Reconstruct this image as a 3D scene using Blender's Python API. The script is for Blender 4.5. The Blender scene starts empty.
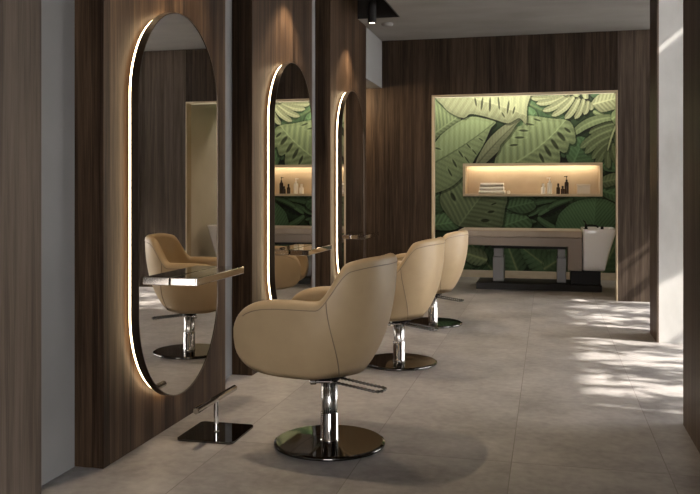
import bpy, bmesh, math, random
import numpy as np
from mathutils import Vector, Matrix
random.seed(7)
S = bpy.context.scene
COL = S.collection
PI = math.pi

# ------------------------------------------------------------------ camera
FPX, HOR, EYE = 820.0, 190.0, 1.25          # focal length (px of a 700 px frame), horizon row, eye height
YAW = math.atan2(198.0, FPX)
cam_d = bpy.data.cameras.new('camera')
cam = bpy.data.objects.new('camera', cam_d); COL.objects.link(cam)
cam.location = (0, 0, EYE)
cam.rotation_euler = (PI/2, 0, YAW)
cam_d.sensor_fit = 'HORIZONTAL'; cam_d.sensor_width = 36.0
cam_d.lens = FPX/700*36.0
cam_d.shift_y = -(247.0-HOR)/700.0
cam_d.clip_start = 0.02
S.camera = cam

# ------------------------------------------------------------------ view, world, sun
S.view_settings.view_transform = 'Standard'
S.view_settings.look = 'None'
S.view_settings.gamma = 1.0
S.view_settings.use_curve_mapping = False
S.view_settings.exposure = 0.72
S.render.film_transparent = False
S.cycles.use_denoising = True
S.cycles.max_bounces = 10
S.cycles.diffuse_bounces = 6
S.cycles.glossy_bounces = 6
S.cycles.transparent_max_bounces = 12
S.cycles.sample_clamp_indirect = 6.0
S.cycles.caustics_reflective = False
S.cycles.caustics_refractive = False

W = bpy.data.worlds.new('world'); S.world = W; W.use_nodes = True
bg = W.node_tree.nodes['Background']
bg.inputs[0].default_value = (1.0, 0.98, 0.97, 1)
bg.inputs[1].default_value = 7.6

SUN_DIR = Vector((-1.0, 0.20, -0.85)).normalized()
sd = bpy.data.lights.new('sun', 'SUN'); sd.energy = 10.0; sd.angle = math.radians(1.6); sd.color = (1, 0.93, 0.83)
sun = bpy.data.objects.new('sun', sd); COL.objects.link(sun)
sun.rotation_euler = SUN_DIR.to_track_quat('-Z', 'Y').to_euler()
sun.location = (6, 4, 6)

def area(name, loc, direction, sx, sy, power, color):
    d = bpy.data.lights.new(name, 'AREA'); d.shape = 'RECTANGLE'; d.size = sx; d.size_y = sy
    d.energy = power; d.color = color
    o = bpy.data.objects.new(name, d); COL.objects.link(o)
    o.location = loc; o.rotation_euler = Vector(direction).to_track_quat('-Z', 'Y').to_euler()
    return o
WARM = (1.0, 0.74, 0.45)
WARM2 = (1.0, 0.82, 0.58)
# LED coves of the far bay: along the top of the mural, and inside the wall niche
area('mural_cove_light', (-0.45, 11.55, 2.70), (0, 0.62, -1), 2.7, 0.05, 15, (1.0, 0.90, 0.72))
area('niche_light', (-0.24, 12.13, 1.612), (0, 0.15, -1), 1.80, 0.03, 3.0, WARM2)
area('passage_light', (-2.35, 9.15, 2.44), (0.25, 0.35, -1), 0.25, 0.25, 14, WARM)

# ------------------------------------------------------------------ materials
def mat(name):
    m = bpy.data.materials.new(name); m.use_nodes = True
    nt = m.node_tree; b = nt.nodes['Principled BSDF']
    return m, nt, b
def plain(name, col, rough=0.5, metal=0.0, spec=0.5, coat=0.0):
    m, nt, b = mat(name)
    b.inputs['Base Color'].default_value = (*col, 1)
    b.inputs['Roughness'].default_value = rough
    b.inputs['Metallic'].default_value = metal
    b.inputs['Specular IOR Level'].default_value = spec
    b.inputs['Coat Weight'].default_value = coat
    return m
def noisy(name, c0, c1, scale=(3, 3, 3), detail=6, rough=(0.5, 0.6), bump=0.0, lo=0.3, hi=0.7, metal=0.0):
    m, nt, b = mat(name); N = nt.nodes; L = nt.links
    geo = N.new('ShaderNodeTexCoord'); mp = N.new('ShaderNodeMapping'); mp.inputs['Scale'].default_value = scale
    L.new(geo.outputs['Object'], mp.inputs['Vector'])
    nz = N.new('ShaderNodeTexNoise'); nz.inputs['Scale'].default_value = 1; nz.inputs['Detail'].default_value = detail
    L.new(mp.outputs[0], nz.inputs['Vector'])
    cr = N.new('ShaderNodeValToRGB'); cr.color_ramp.elements[0].position = lo; cr.color_ramp.elements[1].position = hi
    cr.color_ramp.elements[0].color = (*c0, 1); cr.color_ramp.elements[1].color = (*c1, 1)
    L.new(nz.outputs[0], cr.inputs[0]); L.new(cr.outputs[0], b.inputs['Base Color'])
    mr = N.new('ShaderNodeMapRange'); mr.inputs['To Min'].default_value = rough[0]; mr.inputs['To Max'].default_value = rough[1]
    L.new(nz.outputs[0], mr.inputs['Value']); L.new(mr.outputs[0], b.inputs['Roughness'])
    b.inputs['Metallic'].default_value = metal
    if bump:
        bp = N.new('ShaderNodeBump'); bp.inputs['Strength'].default_value = bump; bp.inputs['Distance'].default_value = 0.01
        L.new(nz.outputs[0], bp.inputs['Height']); L.new(bp.outputs[0], b.inputs['Normal'])
    return m
def wood(name, dark, mid, light, plank=0.11, rough=0.5, joint=0.55):
    """vertical-grain veneer, in narrow boards; world position so that neighbouring panels differ"""
    m, nt, b = mat(name); N = nt.nodes; L = nt.links
    geo = N.new('ShaderNodeNewGeometry')
    sep = N.new('ShaderNodeSeparateXYZ'); L.new(geo.outputs['Position'], sep.inputs[0])
    add = N.new('ShaderNodeMath'); add.operation = 'ADD'; L.new(sep.outputs[0], add.inputs[0]); L.new(sep.outputs[1], add.inputs[1])
    dv = N.new('ShaderNodeMath'); dv.operation = 'DIVIDE'; L.new(add.outputs[0], dv.inputs[0]); dv.inputs[1].default_value = plank
    fl = N.new('ShaderNodeMath'); fl.operation = 'FLOOR'; L.new(dv.outputs[0], fl.inputs[0])
    fr = N.new('ShaderNodeMath'); fr.operation = 'FRACT'; L.new(dv.outputs[0], fr.inputs[0])
    wn = N.new('ShaderNodeTexWhiteNoise'); wn.noise_dimensions = '1D'; L.new(fl.outputs[0], wn.inputs['W'])
    cmb = N.new('ShaderNodeCombineXYZ'); L.new(add.outputs[0], cmb.inputs[0]); L.new(wn.outputs[0], cmb.inputs[1]); L.new(sep.outputs[2], cmb.inputs[2])
    mp = N.new('ShaderNodeMapping'); mp.inputs['Scale'].default_value = (26, 9, 0.8); L.new(cmb.outputs[0], mp.inputs[0])
    n1 = N.new('ShaderNodeTexNoise'); n1.inputs['Scale'].default_value = 1; n1.inputs['Detail'].default_value = 5; n1.inputs['Roughness'].default_value = 0.6
    n1.inputs['Distortion'].default_value = 0.6
    L.new(mp.outputs[0], n1.inputs['Vector'])
    mp2 = N.new('ShaderNodeMapping'); mp2.inputs['Scale'].default_value = (230, 5, 5.0); L.new(cmb.outputs[0], mp2.inputs[0])
    n2 = N.new('ShaderNodeTexNoise'); n2.inputs['Scale'].default_value = 1; n2.inputs['Detail'].default_value = 3; L.new(mp2.outputs[0], n2.inputs['Vector'])
    mx = N.new('ShaderNodeMix'); mx.inputs[0].default_value = 0.3
    L.new(n1.outputs[0], mx.inputs[2]); L.new(n2.outputs[0], mx.inputs[3])
    ad = N.new('ShaderNodeMath'); ad.operation = 'MULTIPLY_ADD'; L.new(wn.outputs[0], ad.inputs[0]); ad.inputs[1].default_value = 0.16
    L.new(mx.outputs[0], ad.inputs[2])
    cr = N.new('ShaderNodeValToRGB'); e = cr.color_ramp.elements
    e[0].position = 0.42; e[0].color = (*dark, 1); e[1].position = 0.74; e[1].color = (*light, 1)
    k = e.new(0.56); k.color = (*mid, 1)
    L.new(ad.outputs[0], cr.inputs[0])
    lt = N.new('ShaderNodeMath'); lt.operation = 'LESS_THAN'; L.new(fr.outputs[0], lt.inputs[0]); lt.inputs[1].default_value = 0.022
    ml = N.new('ShaderNodeMath'); ml.operation = 'MULTIPLY'; L.new(lt.outputs[0], ml.inputs[0]); ml.inputs[1].default_value = joint
    mc = N.new('ShaderNodeMix'); mc.data_type = 'RGBA'; L.new(ml.outputs[0], mc.inputs[0]); L.new(cr.outputs[0], mc.inputs[6]); mc.inputs[7].default_value = (*[c*0.25 for c in dark], 1)
    L.new(mc.outputs[2], b.inputs['Base Color'])
    b.inputs['Roughness'].default_value = rough
    b.inputs['Specular IOR Level'].default_value = 0.10
    bp = N.new('ShaderNodeBump'); bp.inputs['Strength'].default_value = 0.12; bp.inputs['Distance'].default_value = 0.004
    L.new(mx.outputs[0], bp.inputs['Height']); L.new(bp.outputs[0], b.inputs['Normal'])
    return m
def glow(name, col, strength):
    m = bpy.data.materials.new(name); m.use_nodes = True; nt = m.node_tree
    nt.nodes.remove(nt.nodes['Principled BSDF'])
    e = nt.nodes.new('ShaderNodeEmission'); e.inputs[0].default_value = (*col, 1); e.inputs[1].default_value = strength
    nt.links.new(e.outputs[0], nt.nodes['Material Output'].inputs[0])
    return m

M = {}
M['wood'] = wood('walnut_veneer', (0.0105, 0.0056, 0.0032), (0.032, 0.0190, 0.0113), (0.074, 0.0465, 0.029))
M['wood_far'] = wood('dark_walnut_boards', (0.013, 0.0082, 0.0055), (0.032, 0.0207, 0.014), (0.064, 0.043, 0.029), plank=0.15)
M['wood_grey'] = wood('greyed_walnut', (0.035, 0.0262, 0.020), (0.060, 0.0455, 0.035), (0.097, 0.076, 0.060), plank=0.30, joint=0.2)
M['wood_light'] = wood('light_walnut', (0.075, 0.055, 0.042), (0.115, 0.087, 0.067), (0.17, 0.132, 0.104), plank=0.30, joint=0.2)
M['wood_lit'] = wood('sunlit_walnut', (0.038, 0.027, 0.020), (0.072, 0.053, 0.040), (0.118, 0.090, 0.069), plank=0.20, joint=0.3)  # far-wall walnut made lighter: sunlight bounced off the floor put into the colour
M['plaster'] = noisy('grey_plaster', (0.175, 0.172, 0.17), (0.21, 0.206, 0.204), (2, 2, 2), rough=(0.8, 0.9), bump=0.03)
M['ceiling'] = noisy('ceiling_concrete', (0.20, 0.19, 0.182), (0.27, 0.257, 0.247), (1.3, 2.2, 1), rough=(0.75, 0.9), bump=0.03)
M['white_plaster'] = noisy('white_limewash', (0.56, 0.55, 0.53), (0.74, 0.73, 0.71), (4, 4, 2.2), rough=(0.6, 0.75), bump=0.05, detail=8)
M['beige_wall'] = noisy('beige_limewash', (0.64, 0.58, 0.49), (0.72, 0.66, 0.57), (2, 2, 2), rough=(0.7, 0.8))
M['beige_trim'] = noisy('beige_lacquer', (0.47, 0.37, 0.25), (0.52, 0.42, 0.29), (6, 6, 6), rough=(0.4, 0.5))
M['travertine'] = noisy('travertine', (0.52, 0.44, 0.32), (0.62, 0.54, 0.42), (8, 8, 20), rough=(0.5, 0.6))
M['black'] = plain('black_metal', (0.010, 0.009, 0.009), 0.5, 0, 0.15)
M['black_soft'] = plain('black_paint', (0.018, 0.016, 0.015), 0.6, 0, 0.2)
M['bronze'] = plain('dark_bronze', (0.07, 0.055, 0.042), 0.32, 0.9)
M['chrome'] = plain('chrome', (0.60, 0.58, 0.56), 0.06, 1.0)
M['brushed'] = noisy('brushed_steel', (0.5, 0.49, 0.47), (0.66, 0.64, 0.62), (200, 200, 1.5), rough=(0.22, 0.32), metal=1.0)
M['dark_chrome'] = plain('black_chrome', (0.13, 0.125, 0.12), 0.035, 1.0)
M['mirror'] = plain('smoked_mirror', (0.74, 0.71, 0.67), 0.004, 1.0)
M['led'] = glow('led_strip', (1.0, 0.74, 0.44), 10.0)
M['led_soft'] = glow('led_strip_soft', (1.0, 0.86, 0.62), 2.0)
M['led_line'] = glow('led_line', (1.0, 0.86, 0.60), 0.9)
M['lamp_face'] = glow('lamp_face', (1.0, 0.84, 0.62), 6.0)
M['leather'] = noisy('tan_leather', (0.37, 0.268, 0.154), (0.41, 0.300, 0.174), (9, 9, 9), rough=(0.42, 0.5), bump=0.02)
M['leather_in'] = M['leather']
M['seam'] = plain('stitched_seam', (0.20, 0.145, 0.088), 0.6)
M['towel'] = noisy('white_terry', (0.72, 0.66, 0.57), (0.82, 0.77, 0.68), (60, 60, 60), rough=(0.9, 0.95), bump=0.4)
M['porcelain'] = plain('white_ceramic', (0.86, 0.85, 0.84), 0.18, 0, 0.5, 0.3)
M['upholstery'] = noisy('taupe_vinyl', (0.36, 0.285, 0.215), (0.40, 0.32, 0.245), (6, 6, 6), rough=(0.45, 0.55))
M['taupe'] = noisy('taupe_laminate', (0.25, 0.195, 0.15), (0.28, 0.22, 0.17), (5, 5, 5), rough=(0.45, 0.55))
M['grey_metal'] = plain('grey_coated_steel', (0.15, 0.142, 0.132), 0.4, 0.2)
M['white_plastic'] = plain('white_plastic', (0.86, 0.83, 0.78), 0.35)
M['clear_box'] = plain('frosted_beige_acrylic', (0.55, 0.47, 0.36), 0.3)
M['brown_glass'] = plain('brown_glass', (0.035, 0.018, 0.010), 0.1)
M['leaf'] = noisy('garden_leaf', (0.05, 0.11, 0.03), (0.09, 0.17, 0.05), (5, 5, 5), rough=(0.5, 0.6))
M['bark'] = noisy('bamboo_stem', (0.12, 0.13, 0.05), (0.20, 0.19, 0.08), (10, 10, 2), rough=(0.5, 0.6))
M['terrace'] = noisy('terrace_stone', (0.30, 0.28, 0.25), (0.38, 0.36, 0.33), (2, 2, 2), rough=(0.7, 0.8))

# floor: large concrete tiles, joints from world position
def floor_mat():
    m, nt, b = mat('concrete_tiles'); N = nt.nodes; L = nt.links
    geo = N.new('ShaderNodeNewGeometry'); sep = N.new('ShaderNodeSeparateXYZ'); L.new(geo.outputs['Position'], sep.inputs[0])
    def joint(out, off, step, w):
        a = N.new('ShaderNodeMath'); a.operation = 'SUBTRACT'; L.new(out, a.inputs[0]); a.inputs[1].default_value = off
        p = N.new('ShaderNodeMath'); p.operation = 'PINGPONG'; L.new(a.outputs[0], p.inputs[0]); p.inputs[1].default_value = step/2
        l = N.new('ShaderNodeMath'); l.operation = 'LESS_THAN'; L.new(p.outputs[0], l.inputs[0]); l.inputs[1].default_value = w
        return l, a
    jx, ax = joint(sep.outputs[0], -0.163, 0.683, 0.0020)
    jy, ay = joint(sep.outputs[1], 3.835, 2.732, 0.0020)
    mxm = N.new('ShaderNodeMath'); mxm.operation = 'MAXIMUM'; L.new(jx.outputs[0], mxm.inputs[0]); L.new(jy.outputs[0], mxm.inputs[1])
    # tile id tone
    d1 = N.new('ShaderNodeMath'); d1.operation = 'DIVIDE'; L.new(ax.outputs[0], d1.inputs[0]); d1.inputs[1].default_value = 0.683
    f1 = N.new('ShaderNodeMath'); f1.operation = 'FLOOR'; L.new(d1.outputs[0], f1.inputs[0])
    d2 = N.new('ShaderNodeMath'); d2.operation = 'DIVIDE'; L.new(ay.outputs[0], d2.inputs[0]); d2.inputs[1].default_value = 2.732
    f2 = N.new('ShaderNodeMath'); f2.operation = 'FLOOR'; L.new(d2.outputs[0], f2.inputs[0])
    cb = N.new('ShaderNodeCombineXYZ'); L.new(f1.outputs[0], cb.inputs[0]); L.new(f2.outputs[0], cb.inputs[1])
    wn = N.new('ShaderNodeTexWhiteNoise'); L.new(cb.outputs[0], wn.inputs['Vector'])
    sc = N.new('ShaderNodeVectorMath'); sc.operation = 'SCALE'; L.new(wn.outputs['Color'], sc.inputs[0]); sc.inputs[3].default_value = 5
    av = N.new('ShaderNodeVectorMath'); av.operation = 'ADD'; L.new(geo.outputs['Position'], av.inputs[0]); L.new(sc.outputs[0], av.inputs[1])
    n1 = N.new('ShaderNodeTexNoise'); n1.inputs['Scale'].default_value = 2.4; n1.inputs['Detail'].default_value = 8; n1.inputs['Roughness'].default_value = 0.62
    L.new(av.outputs[0], n1.inputs['Vector'])
    n2 = N.new('ShaderNodeTexNoise'); n2.inputs['Scale'].default_value = 22; n2.inputs['Detail'].default_value = 5; L.new(av.outputs[0], n2.inputs['Vector'])
    mx = N.new('ShaderNodeMix'); mx.inputs[0].default_value = 0.3; L.new(n1.outputs[0], mx.inputs[2]); L.new(n2.outputs[0], mx.inputs[3])
    cr = N.new('ShaderNodeValToRGB'); e = cr.color_ramp.elements
    e[0].position = 0.34; e[0].color = (0.188, 0.175, 0.172, 1); e[1].position = 0.66; e[1].color = (0.395, 0.372, 0.364, 1)
    L.new(mx.outputs[0], cr.inputs[0])
    mc = N.new('ShaderNodeMix'); mc.data_type = 'RGBA'; L.new(mxm.outputs[0], mc.inputs[0]); L.new(cr.outputs[0], mc.inputs[6]); mc.inputs[7].default_value = (0.16, 0.14, 0.13, 1)
    L.new(mc.outputs[2], b.inputs['Base Color'])
    mr = N.new('ShaderNodeMapRange'); mr.inputs['To Min'].default_value = 0.34; mr.inputs['To Max'].default_value = 0.56
    L.new(n1.outputs[0], mr.inputs['Value']); L.new(mr.outputs[0], b.inputs['Roughness'])
    bp = N.new('ShaderNodeBump'); bp.inputs['Strength'].default_value = 0.06; bp.inputs['Distance'].default_value = 0.004
    L.new(mx.outputs[0], bp.inputs['Height']); L.new(bp.outputs[0], b.inputs['Normal'])
    return m
M['floor'] = floor_mat()
def glass_mat():
    m = bpy.data.materials.new('window_glass'); m.use_nodes = True; nt = m.node_tree; N = nt.nodes; L = nt.links
    N.remove(N['Principled BSDF'])
    t = N.new('ShaderNodeBsdfTransparent'); g = N.new('ShaderNodeBsdfGlossy'); g.inputs['Roughness'].default_value = 0.0
    f = N.new('ShaderNodeFresnel'); f.inputs[0].default_value = 1.3
    x = N.new('ShaderNodeMixShader'); L.new(f.outputs[0], x.inputs[0]); L.new(t.outputs[0], x.inputs[1]); L.new(g.outputs[0], x.inputs[2])
    L.new(x.outputs[0], N['Material Output'].inputs[0]); return m
M['glass'] = glass_mat()

# ------------------------------------------------------------------ mesh helpers
def obj(name, bm, material, parent=None, smooth=False, bevel=0.0, seg=2, loc=None):
    bmesh.ops.recalc_face_normals(bm, faces=bm.faces[:])
    me = bpy.data.meshes.new(name); bm.to_mesh(me); bm.free()
    o = bpy.data.objects.new(name, me); COL.objects.link(o)
    me.materials.append(material)
    if smooth:
        for p in me.polygons: p.use_smooth = True
    if bevel:
        md = o.modifiers.new('bevel', 'BEVEL'); md.width = bevel; md.segments = seg; md.limit_method = 'ANGLE'; md.angle_limit = math.radians(40)
        if smooth:
            md.harden_normals = False
    if parent is not None: o.parent = parent
    if loc is not None: o.location = loc
    return o
def B(): return bmesh.new()
def box(bm, x0, x1, y0, y1, z0, z1):
    v = [bm.verts.new(p) for p in ((x0,y0,z0),(x1,y0,z0),(x1,y1,z0),(x0,y1,z0),(x0,y0,z1),(x1,y0,z1),(x1,y1,z1),(x0,y1,z1))]
    for f in ((0,3,2,1),(4,5,6,7),(0,1,5,4),(1,2,6,5),(2,3,7,6),(3,0,4,7)): bm.faces.new([v[i] for i in f])
    return bm
def hexa(bm, pts):
    v = [bm.verts.new(p) for p in pts]
    for f in ((0,3,2,1),(4,5,6,7),(0,1,5,4),(1,2,6,5),(2,3,7,6),(3,0,4,7)): bm.faces.new([v[i] for i in f])
    return bm
def lathe(bm, prof, seg=48, c=(0,0,0)):
    rings = []
    for r, z in prof:
        if r < 1e-6: rings.append([bm.verts.new((c[0], c[1], c[2]+z))])
        else: rings.append([bm.verts.new((c[0]+r*math.cos(2*PI*k/seg), c[1]+r*math.sin(2*PI*k/seg), c[2]+z)) for k in range(seg)])
    for a, b in zip(rings, rings[1:]):
        for k in range(seg):
            k2 = (k+1) % seg
            if len(a) == 1 and len(b) > 1: bm.faces.new((a[0], b[k], b[k2]))
            elif len(b) == 1 and len(a) > 1: bm.faces.new((a[k], a[k2], b[0]))
            elif len(a) > 1: bm.faces.new((a[k], a[k2], b[k2], b[k]))
    return bm
def tube(bm, pts, r, seg=10, closed=False, cap=True):
    pts = [Vector(p) for p in pts]; n = len(pts); rings = []
    up = Vector((0.013, 0.021, 1)).normalized(); prev = None
    for i, p in enumerate(pts):
        a = pts[(i-1) % n] if (closed or i > 0) else p
        b = pts[(i+1) % n] if (closed or i < n-1) else p
        t = (b-a).normalized()
        if prev is None: s = t.cross(up); s = s.normalized() if s.length > 1e-4 else t.cross(Vector((1,0,0))).normalized()
        else: s = (prev - t*prev.dot(t)).normalized()
        prev = s; u = t.cross(s)
        rr = r[i] if hasattr(r, '__len__') else r
        rings.append([bm.verts.new(p + s*rr*math.cos(2*PI*k/seg) + u*rr*math.sin(2*PI*k/seg)) for k in range(seg)])
    m = n if closed else n-1
    for i in range(m):
        a, b = rings[i], rings[(i+1) % n]
        for k in range(seg): bm.faces.new((a[k], a[(k+1) % seg], b[(k+1) % seg], b[k]))
    if cap and not closed:
        bm.faces.new(rings[0][::-1]); bm.faces.new(rings[-1])
    return bm
def prism(bm, poly, axis, a0, a1):
    """extrude a 2-D outline: axis 'x' -> outline is (y,z); 'y' -> (x,z); 'z' -> (x,y)"""
    def P(p, a): return {'x': (a, p[0], p[1]), 'y': (p[0], a, p[1]), 'z': (p[0], p[1], a)}[axis]
    A = [bm.verts.new(P(p, a0)) for p in poly]; Bv = [bm.verts.new(P(p, a1)) for p in poly]; n = len(poly)
    bm.faces.new(A[::-1]); bm.faces.new(Bv)
    for i in range(n): bm.faces.new((A[i], A[(i+1) % n], Bv[(i+1) % n], Bv[i]))
    return bm
def thing(name, label, cat, loc=(0,0,0), rz=0.0, group=None):
    o = bpy.data.objects.new(name, None); COL.objects.link(o)
    o.empty_display_size = 0.1; o.location = loc; o.rotation_euler = (0, 0, rz)
    o['label'] = label; o['category'] = cat
    if group: o['group'] = group
    return o
def tag(o, label, cat, group=None):
    o['label'] = label; o['category'] = cat
    if group: o['group'] = group
    return o
def struct(name, bm, m, label, parent=None, cat=None, bevel=0.0):
    o = obj(name, bm, m, parent, bevel=bevel)
    o['kind'] = 'structure'
    o['label'] = label; o['category'] = cat or name.split('_')[0]
    return o
def dup(root, loc, label, group=None, rz=None):
    r = root.copy(); COL.objects.link(r); r.location = loc; r['label'] = label
    if rz is not None: r.rotation_euler = (0, 0, rz)
    if group: r['group'] = group
    for ch in list(root.children):
        c = ch.copy(); COL.objects.link(c); c.parent = r
        for g in list(ch.children):
            d = g.copy(); COL.objects.link(d); d.parent = c
    return r
CA, SA = math.cos(YAW), math.sin(YAW)
def on_plane(px, py, Y):
    """point of the vertical plane y = Y that the photograph shows at pixel (px, py): returns (x, z)"""
    u = (px-350)/FPX; d = Y/(CA+u*SA)
    return d*(-SA+u*CA), EYE+d*(HOR-py)/FPX

# ------------------------------------------------------------------ the room shell
XL, XP, CEIL = -2.08, -1.935, 3.04          # plaster wall, front of the wood panels, ceiling
YB = 9.67                                    # far wood wall
YM = 11.90                                   # mural wall
XW = 1.50                                    # window line on the right
OX0, OX1, OZ = -1.338, 0.762, 2.372          # opening of the far bay
struct('floor', box(B(), -3.1, XW+0.05, -3.2, 12.4, -0.06, 0.0), M['floor'], 'large grey brown concrete floor tiles')
bm = B()
box(bm, -1.49, XW+0.05, -3.2, YB, CEIL, CEIL+0.3)
box(bm, -3.1, -1.49, 8.36, YB, CEIL, CEIL+0.3)
box(bm, -3.1, XP-0.145, -3.2, 8.36, CEIL, CEIL+0.3)
struct('ceiling', bm, M['ceiling'], 'grey concrete ceiling')
bm = B(); box(bm, XP-0.145, -1.485, -3.2, 8.36, 3.26, 3.34); box(bm, -1.502, -1.488, -3.2, 8.36, CEIL-0.002, 3.26); box(bm, XP-0.02, -1.49, 8.35, 8.364, CEIL-0.002, 3.26)
struct('trim_1', bm, M['black_soft'], 'black recessed lighting channel in the ceiling along the mirrors', cat='trim')
struct('wall_left', box(B(), XL-0.12, XL, -3.2, 8.77, 0, CEIL), M['plaster'], 'grey plaster wall behind the wood panels', cat='wall')
# wood panels standing proud of the plaster wall
PANELS = [('trim_2', -3.2, 2.85, M['wood_grey'], 'nearest wood panel at the left edge of the photo'),
          ('trim_3', 3.31, 4.74, M['wood'], 'wood panel behind the nearest mirror'),
          ('trim_4', 5.21, 6.66, M['wood'], 'wood panel behind the middle mirror'),
          ('trim_5', 7.25, 8.77, M['wood'], 'wood panel behind the farthest mirror')]
for n, y0, y1, m, lab in PANELS:
    struct(n, box(B(), XL-0.002, XP, y0, y1, 0, 3.258), m, lab, cat='panel', bevel=0.003)
# passage beyond the last panel, under a grey bulkhead
bm = B(); box(bm, -3.1, -1.94, 8.772, YB, 2.475, CEIL)
struct('trim_6', bm, M['plaster'], 'grey bulkhead over the passage at the far left corner', cat='trim')
bm = B(); box(bm, -3.22, -3.1, 8.6, YB+0.12, 0, CEIL); box(bm, -3.1, XL-0.1, 8.65, 8.77, 0, 2.475)
struct('wall_passage', bm, M['wood_far'], 'wood wall inside the far left passage', cat='wall')
# far wood wall with the opening
bm = B()
box(bm, -3.1, OX0, YB, YB+0.12, 0, CEIL); box(bm, OX0, OX1, YB, YB+0.12, OZ, CEIL)
struct('wall_back', bm, M['wood_far'], 'far wall of dark vertical wood boards', cat='wall')
struct('wall_block', box(B(), OX1, XW+0.05, YB, YB+0.12, 0, CEIL), M['wood_lit'], 'wood wall right of the mural opening', cat='wall')
bm = B()
t = 0.022
box(bm, OX0-0.001, OX0+t, YB-0.004, YB+0.135, 0, OZ); box(bm, OX1-t*0.6, OX1+0.001, YB-0.004, YB+0.135, 0, OZ); box(bm, OX0, OX1, YB-0.004, YB+0.135, OZ-0.018, OZ+0.001)
struct('trim_7', bm, M['beige_trim'], 'thin beige lining around the opening to the mural bay', cat='trim')
# far bay
BX0, BX1, BZ = -2.05, 0.985, 2.74
bm = B(); box(bm, BX1, BX1+0.12, YB+0.12, YM+0.5, 0, BZ)
struct('wall_bay_right', bm, M['beige_wall'], 'pale beige side wall of the mural bay', cat='wall')
bm = B(); box(bm, BX0-0.12, BX0, YB+0.12, YM+0.5, 0, BZ)
struct('wall_bay_left', bm, M['beige_wall'], 'beige left side wall of the mural bay', cat='wall')
bm = B(); box(bm, BX0-0.12, BX1+0.12, YB+0.12, YM+0.5, BZ, BZ+0.1)
struct('ceiling_bay', bm, M['ceiling'], 'lower ceiling of the mural bay', cat='ceiling')
NX0, NZ1 = on_plane(463, 163, YM); NX1, NZ0 = on_plane(602.5, 196.8, YM)
NZ1, NZ0 = 1.632, 1.158
bm = B()
box(bm, BX0, NX0, YM, YM+0.4, 0, BZ); box(bm, NX1, BX1, YM, YM+0.4, 0, BZ); box(bm, NX0, NX1, YM, YM+0.4, 0, NZ0); box(bm, NX0, NX1, YM, YM+0.4, NZ1, BZ)
box(bm, NX0, NX1, YM+0.33, YM+0.4, NZ0, NZ1)
struct('wall_mural', bm, M['beige_wall'], 'wall carrying the leaf mural', cat='wall')
bm = B(); box(bm, BX0, BX1, YM-0.03, YM, 0, 0.10)
struct('baseboard_back', bm, M['travertine'], 'pale baseboard under the leaf mural', cat='baseboard')
# right side: pier by the camera, white pier, window line
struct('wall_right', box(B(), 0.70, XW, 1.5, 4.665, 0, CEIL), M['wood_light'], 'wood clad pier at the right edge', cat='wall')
bm = B(); box(bm, 0.882, XW, 7.12, 7.575, 0, CEIL)
struct('wall_column', bm, M['white_plaster'], 'white plastered pier on the right', cat='wall')
bm = B(); box(bm, 0.866, 0.882, 7.115, 7.585, 0, CEIL); box(bm, 0.882, XW, 7.575, 7.585, 0, CEIL)
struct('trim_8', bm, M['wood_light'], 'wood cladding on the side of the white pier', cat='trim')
bm = B(); box(bm, -3.2, -0.6, -3.3, -3.2, 0, CEIL+0.3); box(bm, -0.6, XW+0.05, -3.3, -3.2, 2.7, CEIL+0.3)  # unseen opening added beside and below these to let fill daylight in
struct('wall_rear', bm, M['plaster'], 'wall behind the camera with an opening added for fill light', cat='wall')
def window(n, y0, y1, ny):
    bm = B(); f = 0.05
    box(bm, XW, XW+0.05, y0, y1, 0, f); box(bm, XW, XW+0.05, y0, y1, CEIL-f, CEIL)
    for k in range(ny+1):
        y = y0+(y1-y0-f)*k/ny; box(bm, XW, XW+0.05, y, y+f, f, CEIL-f)
    w = struct(n, bm, M['black'], 'floor to ceiling window on the right', cat='window')
    obj('pane', box(B(), XW+0.022, XW+0.028, y0+0.03, y1-0.03, 0.03, CEIL-0.03), M['glass'], w)
window('window_1', 4.665, 7.12, 2)
window('window_2', 7.585, YB, 2)
window('window_3', -3.2, 1.5, 3)
struct('ground', box(B(), -8, 14, -14, 22, -0.20, -0.062), M['terrace'], 'stone terrace outside', cat='ground')

bm = B()  # unseen canopy added to block high sun; its slot streaks the white pier
box(bm, XW+0.05, 1.64, -4, 12.5, 3.06, 3.2); box(bm, 1.86, 3.85, -4, 12.5, 3.06, 3.2); box(bm, 1.64, 1.86, -4, 6.62, 3.06, 3.2); box(bm, 1.64, 1.86, 7.04, 12.5, 3.06, 3.2)
struct('ceiling_canopy', bm, M['plaster'], 'unseen canopy added outside the right windows to block high sun', cat='canopy')

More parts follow.
